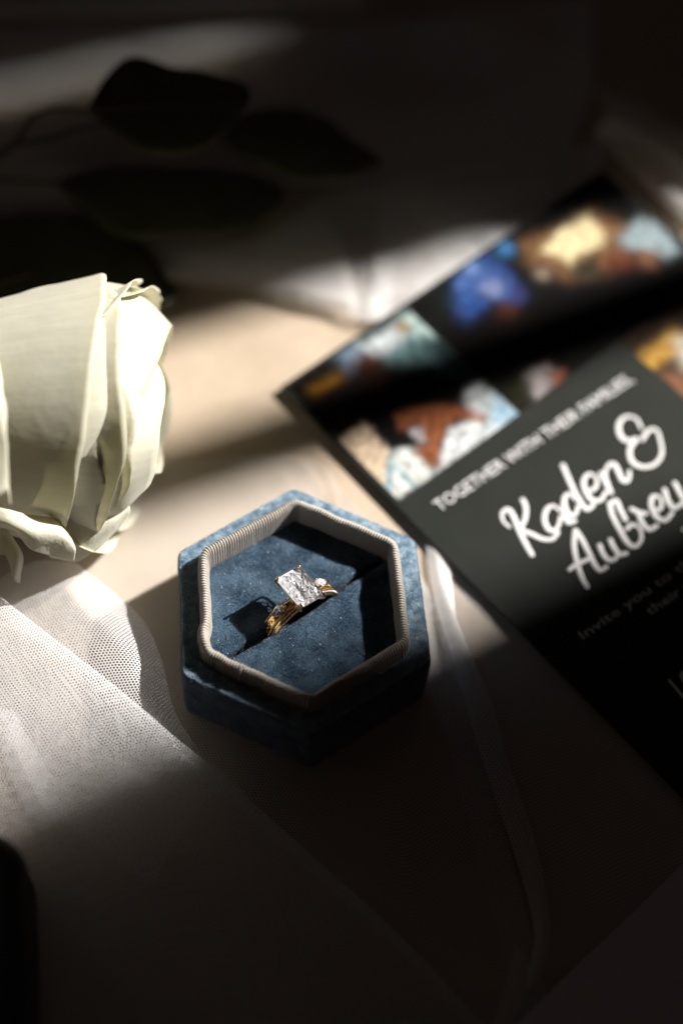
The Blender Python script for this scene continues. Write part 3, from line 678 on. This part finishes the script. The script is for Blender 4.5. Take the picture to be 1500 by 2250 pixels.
A1 = [[(820, 858), (788, 830), (752, 846), (736, 898), (752, 950), (784, 968), (812, 940), (826, 890)], [(838, 828), (848, 880), (868, 922), (902, 912)]]
D1 = [[(908, 796), (874, 764), (846, 788), (852, 846), (880, 884), (908, 872), (922, 830)], [(838, 608), (868, 680), (905, 760), (942, 822), (972, 850), (1005, 825)]]
E1 = [[(980, 752), (1020, 725), (1020, 675), (982, 655), (952, 690), (962, 750), (1000, 800), (1048, 795), (1072, 755)]]
N1 = [[(1048, 652), (1072, 700), (1100, 755)], [(1090, 722), (1070, 655), (1088, 608), (1118, 602), (1142, 642), (1165, 690), (1196, 688), (1204, 640)]]
AM = [[(1268, 402), (1240, 352), (1185, 340), (1146, 378), (1150, 438), (1190, 474), (1240, 462)], [(1236, 470), (1204, 520), (1216, 585), (1272, 616), (1340, 602), (1380, 545), (1372, 470), (1350, 412), (1306, 418), (1272, 466)]]
strokes('script_lettering', K+A1+D1+E1+N1+AM, c5, s5, .053)
A2 = [[(905, 968), (898, 1040), (908, 1110), (926, 1180), (950, 1240), (970, 1272)], [(908, 966), (942, 1015), (982, 1092), (1012, 1152), (1042, 1185), (1076, 1165)], [(874, 1180), (905, 1156), (948, 1136), (985, 1118)]]
U2 = [[(1040+0, 1048), (1058, 1095), (1092, 1130), (1128, 1118), (1140, 1090)], [(1098, 1018), (1118, 1060), (1150, 1098), (1186, 1090)]]
B2 = [[(1094, 818), (1108, 880), (1148, 960), (1190, 1030), (1230, 1054), (1266, 1020), (1262, 960), (1222, 932), (1186, 958)], [(1094, 818), (1128, 802), (1152, 850), (1180, 905)]]
R2 = [[(1216, 848), (1252, 866), (1290, 872)], [(1252, 868), (1272, 925), (1312, 960), (1352, 938)]]
E2 = [[(1342, 862), (1378, 835), (1368, 782), (1330, 780), (1322, 830), (1348, 888), (1398, 910), (1438, 868)]]
Y2 = [[(1396, 742), (1412, 800), (1446, 842), (1486, 820)], [(1452, 706), (1490, 780), (1530, 860), (1540, 930), (1500, 960)]]
strokes('script_lettering', A2+U2+B2+R2+E2+Y2, c5, s5, .053)
def textline(name, s, pa, pb, size, h=.006):
    cu = bpy.data.curves.new(name, 'FONT'); cu.body = s; cu.size = 1; cu.extrude = .002; cu.resolution_u = 2
    t = bpy.data.objects.new(name, cu); C.objects.link(t); dg = bpy.context.evaluated_depsgraph_get(); me = bpy.data.meshes.new_from_object(t.evaluated_get(dg)); bpy.data.objects.remove(t)
    co = np.array([v.co[:] for v in me.vertices]); a, b = np.array(cuv(*pa)), np.array(cuv(*pb)); L = np.linalg.norm(b-a); d = (b-a)/L; w = co[:, 0].max(); sx = L/w if pb[2:] == () else 1
    for v in me.vertices:
        q = a+d*v.co.x*sx-np.array([-d[1], d[0]])*v.co.y*size; v.co = Vector(cp(q[0], q[1], h+v.co.z))
    me.materials.append(M['ink']); o = bpy.data.objects.new(name, me); C.objects.link(o); under(o, card)
textline('printed_line', 'TOGETHER WITH THEIR FAMILIES,', (966, 1124), (1392, 838), .44)
textline('printed_line', 'Invite you to the celebration of', (1278, 1408), (1755, 1075), .32)
textline('printed_line', 'their wedding', (1428, 1428-75), (1625, 1218), .32)
textline('printed_line', '10', (1492, 1548), (1545, 1512), .85)
# ------------------------------------------------------------------ white envelope, lower right
e0 = at(1120, 2262, .25); e1 = at(1520, 1878, .25); eu = (e1-e0)/np.linalg.norm(e1-e0); ev = np.array([eu[1], -eu[0], 0])
env = thing('envelope', 'plain pale envelope lying in shade at the lower right corner', 'envelope', tuple(e0))
def slab(p, a, la, b, lb, h0, h1):
    q = [p, p+a*la, p+a*la+b*lb, p+b*lb]; V = [x+np.array([0, 0, h0]) for x in q]+[x+np.array([0, 0, h1]) for x in q]
    return V, [(3, 2, 1, 0), (4, 5, 6, 7), (0, 1, 5, 4), (1, 2, 6, 5), (2, 3, 7, 6), (3, 0, 4, 7)]
p = e0-eu*3-np.array([0, 0, .25])
under(mesh_obj('envelope_body', *slab(p, eu, 18, ev, 12, .13, .22), M['paper'], smooth=False), env)
q0, q1, q2 = p+ev*.0+eu*.1, p+eu*17.9, p+eu*9+ev*6.5
under(mesh_obj('flap', [q0+np.array([0, 0, .225]), q1+np.array([0, 0, .225]), q2+np.array([0, 0, .225]), q0+np.array([0, 0, .24]), q1+np.array([0, 0, .24]), q2+np.array([0, 0, .26])], [(0, 2, 1), (3, 4, 5), (0, 1, 4, 3), (1, 2, 5, 4), (2, 0, 3, 5)], M['paper'], smooth=False), env)
# ------------------------------------------------------------------ rose
rose = thing('white_rose', 'large cream white rose head lying on its side at the left', 'rose')
RP = at(60, 905, 2.6); AX = np.array([.99, -.10, .05]); AX /= np.linalg.norm(AX); e1_ = CAM-RP; e1_ -= AX*(e1_ @ AX); e1_ /= np.linalg.norm(e1_); e2_ = np.cross(AX, e1_)
if e2_[1] < 0: e2_ = -e2_
PXC = .0098                                          # cm per photo pixel at the rose
def rose_petal(ph0, ph1, base, margin, rho, roll=.25, wav=.05, seed=0, nu=60, nv=44, thick=.011, jag=.03, tilt=0):
    """ph: degrees round the axis (0 faces the lens, 90 up); margin: list of (t, photo x of free edge); rho: list of (v, radius)"""
    ts = [m[0] for m in margin]; ms = [m[1] for m in margin]; sp_ = spline([(float(r[0]), float(r[1])) for r in rho], 60); vd, rd_ = sp_[:, 0], sp_[:, 1]; ds = spline([(float(a_), float(b_)) for a_, b_ in zip(ts, ms)], 80); ts, ms = ds[:, 0], ds[:, 1]
    V, UV = [], []
    for i in range(nu):
        t = i/(nu-1); mx = (np.interp(t, ts, ms)-60)*PXC; mx += jag*noise.fractal(Vector((t*9+seed*3.1, seed, 0)), 1, 2, 4)
        ph = math.radians(ph0+(ph1-ph0)*t)
        edge_f = min(1, min(t, 1-t)/.12)
        for j in range(nv):
            v = j/(nv-1); a = base+(mx-base)*v; r = float(np.interp(v, vd, rd_))
            r += wav*(v**2)*noise.noise(Vector((t*3.2+seed, v*2.0, seed*1.7)))*2 + .02*noise.noise(Vector((t*5, v*4, seed*2.7)))
            if v > .86: k = (v-.86)/.14; r += roll*k*k*(.6+.8*noise.noise(Vector((t*4, seed, 4)))); a -= .12*k*k*abs(roll)*2
            r -= (1-edge_f)*.10
            r += tilt*(t-.5)
            p_ = RP+AX*a+e1_*r*math.cos(ph)+e2_*r*math.sin(ph); V.append(p_); UV.append((t*2, v*2))
    o = mesh_obj('petal', V, grid_faces(nu, nv), M['petal'], None, uv=UV)
    md = o.modifiers.new('thickness', 'SOLIDIFY'); md.thickness = thick; md.offset = 0
    under(o, rose); return o
rose.location = tuple(RP)
rose_petal(-88, 128, -4.2, [(0, 90), (.12, 165), (.25, 218), (.4, 255), (.55, 270), (.7, 268), (.82, 228), (.92, 178), (1, 90)], [(0, .6), (.35, 1.9), (.55, 2.35), (.8, 2.76), (1, 3.0)], roll=.03, seed=1, jag=.07, wav=.07)
rose_petal(-86, 116, -3.5, [(0, 200), (.15, 262), (.35, 330), (.5, 318), (.65, 310), (.8, 262), (1, 200)], [(0, .6), (.4, 1.9), (.7, 2.42), (1, 2.78)], roll=.02, seed=2, jag=.06, wav=.09)
rose_petal(-112, -12, -3.0, [(0, 150), (.3, 225), (.6, 250), (.8, 280), (1, 262)], [(0, .8), (.5, 2.2), (.8, 2.5), (1, 2.72)], roll=.03, seed=3, jag=.03, wav=.06)
rose_petal(-95, 60, -3.0, [(0, 280), (.2, 345), (.5, 385), (.8, 388), (1, 330)], [(0, .6), (.5, 2.1), (.72, 2.50), (.88, 2.42), (1, 1.75)], roll=0, seed=4, wav=.2, jag=.02)
rose_petal(-22, 165, -3.0, [(0, 280), (.13, 345), (.3, 378), (.5, 388), (.7, 378), (.85, 345), (1, 290)], [(0, .8), (.5, 2.4), (.72, 2.72), (.88, 2.62), (1, 1.95)], roll=0, seed=5, wav=.22, jag=.02)
rose_petal(28, 128, -3.0, [(0, 200), (.2, 285), (.45, 318), (.7, 312), (1, 220)], [(0, .7), (.5, 1.8), (.8, 2.36), (1, 2.80)], roll=.10, seed=12, wav=.12, jag=.06)
rose_petal(48, 150, -3.0, [(0, 230), (.2, 325), (.45, 352), (.7, 340), (1, 250)], [(0, .7), (.5, 1.9), (.8, 2.5), (1, 2.72)], roll=.10, seed=14, wav=.15, jag=.06)
rose_petal(-70, 30, -3.0, [(0, 220), (.25, 310), (.5, 340), (.75, 345), (1, 250)], [(0, .8), (.5, 2.1), (.8, 2.52), (1, 2.60)], roll=.08, seed=15, wav=.14, jag=.06)
rose_petal(70, 215, -3.0, [(0, 290), (.3, 330), (.6, 325), (1, 260)], [(0, .8), (.5, 2.5), (.8, 2.88), (1, 2.82)], roll=.10, seed=7, wav=.08, jag=.02)
rose_petal(120, 260, -3.0, [(0, 250), (.3, 300), (.6, 320), (1, 260)], [(0, .8), (.5, 2.4), (.8, 2.75), (1, 2.7)], roll=.15, seed=8, jag=.02)
rose_petal(-160, -60, -3.2, [(0, 200), (.3, 240), (.6, 250), (.85, 235), (1, 180)], [(0, .9), (.4, 2.3), (.75, 2.75), (1, 2.95)], roll=.20, seed=9, wav=.08, jag=.02)
for k in range(7):                                    # heart of the rose, coiled
    a0 = k*79; rr = 1.9-.22*k
    rose_petal(a0, a0+190, -2.5, [(0, 300), (.5, 372-6*k), (1, 300)], [(0, .5), (.5, rr), (.85, rr+.02), (1, rr-.2)], roll=.0, seed=20+k, nu=36, nv=24)
# outer petals curling down at the bottom left, and the nearest one cut by the frame
def free_petal(rows, seed, nu=44, nv=30, nm='petal', amp=.03):
    G = np.array([[at(*p) for p in r] for r in rows]); A = spline(G, nu); B = np.transpose(spline(np.transpose(A, (1, 0, 2)), nv), (1, 0, 2)).reshape(-1, 3)
    for p in B: p += amp*noise.noise_vector(Vector(p)*2+Vector((seed, 0, 0)))
    UV = [(i/nu*2, j/nv*2) for i in range(nu) for j in range(nv)]
    o = mesh_obj(nm, B, grid_faces(nu, nv), M['petal'], None, uv=UV); md = o.modifiers.new('thickness', 'SOLIDIFY'); md.thickness = .03; md.offset = 0; under(o, rose); return o
free_petal([[(-150, 1060, 3.6), (-120, 1130, 3.3), (-100, 1180, 3.0)], [(-20, 1110, 3.5), (0, 1145, 3.3), (15, 1160, 3.1)], [(60, 1130, 3.2), (75, 1170, 3.1), (70, 1205, 2.7)], [(120, 1140, 2.9), (140, 1180, 2.8), (120, 1224, 2.3)], [(150, 1170, 2.5), (168, 1205, 2.4), (165, 1228, 2.1)]], 31)
free_petal([[(80, 1090, 2.4), (100, 1180, 1.9), (110, 1225, 1.5)], [(150, 1100, 2.6), (170, 1180, 2.1), (165, 1232, 1.5)], [(220, 1090, 2.6), (235, 1150, 2.2), (215, 1205, 1.6)], [(270, 1080, 2.4), (285, 1120, 2.1), (262, 1160, 1.6)]], 37)
free_petal([[(-120, 1120, 2.4), (-60, 1190, 2.2), (-40, 1240, 2.0)], [(-40, 1130, 2.3), (0, 1170, 2.2), (10, 1220, 1.9)], [(10, 1160, 2.0), (35, 1210, 2.0), (32, 1272, 1.6)], [(30, 1190, 1.7), (50, 1225, 1.7), (44, 1280, 1.3)]], 33)
free_petal([[(-200, 700, 4.8), (-200, 900, 5.4), (-200, 1150, 4.4)], [(-60, 740, 5.6), (-60, 920, 5.9), (-60, 1120, 4.8)], [(-15, 770, 5.7), (0, 920, 6.0), (-5, 1090, 5.0)], [(0, 800, 5.6), (14, 930, 5.95), (16, 1080, 5.0)], [(-2, 820, 5.5), (6, 940, 5.8), (24, 1112, 4.7)]], 35)
# ------------------------------------------------------------------ foliage
def leaf(outl, z, parent, name='leaf', bend=.35, seed=0):
    O = np.array([at(x, y, z) for x, y in outl]); O = np.vstack([O, O[:1]]); P = spline(O, 60)[:-1]; c = P.mean(0); V = [c+np.array([0, 0, bend*.5])]; n = len(P); F = []
    for r in range(1, 9):
        for p_ in P:
            q = c+(p_-c)*r/8; q[2] += bend*.5*(1-(r/8)**2)+.12*noise.noise(Vector((q[0], q[1], seed)))*r/8+.25*(q[0]-c[0])*.1; V.append(q)
    for k in range(n): F.append((0, 1+k, 1+(k+1) % n))
    for r in range(7):
        for k in range(n): F.append((1+r*n+k, 1+(r+1)*n+k, 1+(r+1)*n+(k+1) % n, 1+r*n+(k+1) % n))
    o = mesh_obj(name, V, F, M['leaf'], parent); md = o.modifiers.new('thickness', 'SOLIDIFY'); md.thickness = .035; return o
spr = thing('eucalyptus_sprig', 'dark green eucalyptus sprig with three rounded leaves, out of focus at top left', 'leaf sprig')
leaf([(192, 240), (235, 165), (290, 125), (375, 148), (470, 165), (535, 192), (548, 228), (525, 262), (480, 298), (425, 335), (330, 340), (265, 305)], 3.4, spr, seed=1)
leaf([(480, 300), (545, 250), (640, 242), (715, 262), (770, 310), (835, 362), (760, 392), (670, 400), (590, 368), (520, 338)], 1.6, spr, seed=2)
leaf([(118, 398), (200, 368), (300, 362), (420, 372), (520, 382), (622, 425), (580, 485), (500, 522), (420, 515), (330, 525), (250, 512), (175, 455)], 1.2, spr, seed=3)
stem = [tube(spline([at(-120, 400, 1.5), at(-20, 350, 1.7), at(35, 315, 1.9), at(70, 262, 2.3), at(120, 240, 2.8), at(200, 245, 3.3)], 30), np.linspace(.11, .06, 30), 8),
        tube(spline([at(35, 318, 1.9), at(120, 303, 1.8), at(210, 278, 1.6), at(360, 290, 1.5), at(490, 302, 1.6)], 24), np.linspace(.07, .04, 24), 8),
        tube(spline([at(-80, 385, 1.5), at(20, 396, 1.3), at(125, 402, 1.2)], 14), .06, 8)]
V, F = join(stem); mesh_obj('stem', V, F, M['stem'], spr)
for k_, pts_ in enumerate((((200, 242, 3.42), (320, 235, 3.62), (440, 232, 3.66), (545, 232, 3.6)), ((482, 300, 1.66), (600, 312, 1.8), (720, 335, 1.82), (832, 362, 1.75)), ((125, 402, 1.2), (280, 432, 1.36), (450, 438, 1.42), (618, 428, 1.4)))):
    V, F = tube(spline([at(*p_) for p_ in pts_], 20), np.linspace(.05, .02, 20), 6); mesh_obj('midrib', V, F, M['stem'], spr)
rl = thing('rose_leaf_shade', 'dark green leaf behind the white rose, widened to fill in the shade', 'leaf')
leaf([(-200, 520), (0, 475), (180, 480), (310, 545), (370, 625), (385, 665), (350, 690), (250, 690), (0, 660), (-150, 620)], .6, rl, name='blade', seed=5)  # blade enlarged leftwards to stand in for the dark shade there
V, F = tube(spline([at(-60, 640, .7), at(0, 620, .75), at(70, 600, .85)], 10), .07, 8); mesh_obj('leaf_stalk', V, F, M['stem'], rl)
# ------------------------------------------------------------------ black case at the lower left
cs = thing('dark_case', 'black case with a rounded corner, cut off by the lower left edge', 'case')
def rbox(x0, x1, y0, y1, z0, z1, r=.55, ang=0, org=None):
    V = []; prof = [(r*.9, z0), (0, z0+.1), (0, z1-.25), (.07, z1-.07), (.25, z1), (1.2, z1+.03)]; pts = []
    n = 8
    for cx, cy, a0 in ((x1-r, y1-r, 0), (x0+r, y1-r, 90), (x0+r, y0+r, 180), (x1-r, y0+r, 270)):
        for k in range(n): a = math.radians(a0+90*k/(n-1)); pts.append((cx, cy, math.cos(a), math.sin(a)))
    for ins, z in prof:
        for cx, cy, a, b in pts: V.append((cx+(r-ins)*a if ins < r else cx-(ins-r)*np.sign(a if abs(a) > 1e-3 else 0), cy+(r-ins)*b if ins < r else cy-(ins-r)*np.sign(b if abs(b) > 1e-3 else 0), z))
    m = len(pts); F = [(i*m+k, i*m+(k+1) % m, (i+1)*m+(k+1) % m, (i+1)*m+k) for i in range(len(prof)-1) for k in range(m)]
    F += [tuple(range(m-1, -1, -1)), tuple((len(prof)-1)*m+k for k in range(m))]
    return V, F
cc = at(48, 1818, 2.4)
V, F = rbox(-6, 0, -9, 0, .06, 1.5, r=.75); b = mesh_obj('case_base', V, F, M['case'], cs)
V, F = rbox(-6.03, .03, -9.03, .03, 1.53, 2.4, r=.77); b2 = mesh_obj('case_lid', V, F, M['case'], cs)
cs.location = (cc[0], cc[1], 0); cs.rotation_euler = (0, 0, math.radians(3))
# fallen petal at the bottom edge
o = free_petal([[(860, 2262, .2), (885, 2240, .35), (925, 2250, .25)], [(850, 2300, .2), (890, 2280, .4), (940, 2290, .25)], [(860, 2350, .2), (900, 2350, .35), (940, 2350, .2)]], 40, nm='fallen_petal')
o.parent = None; o.matrix_parent_inverse = Matrix.Identity(4); tag(o, 'tiny pale fallen petal at the bottom edge of the picture', 'petal')
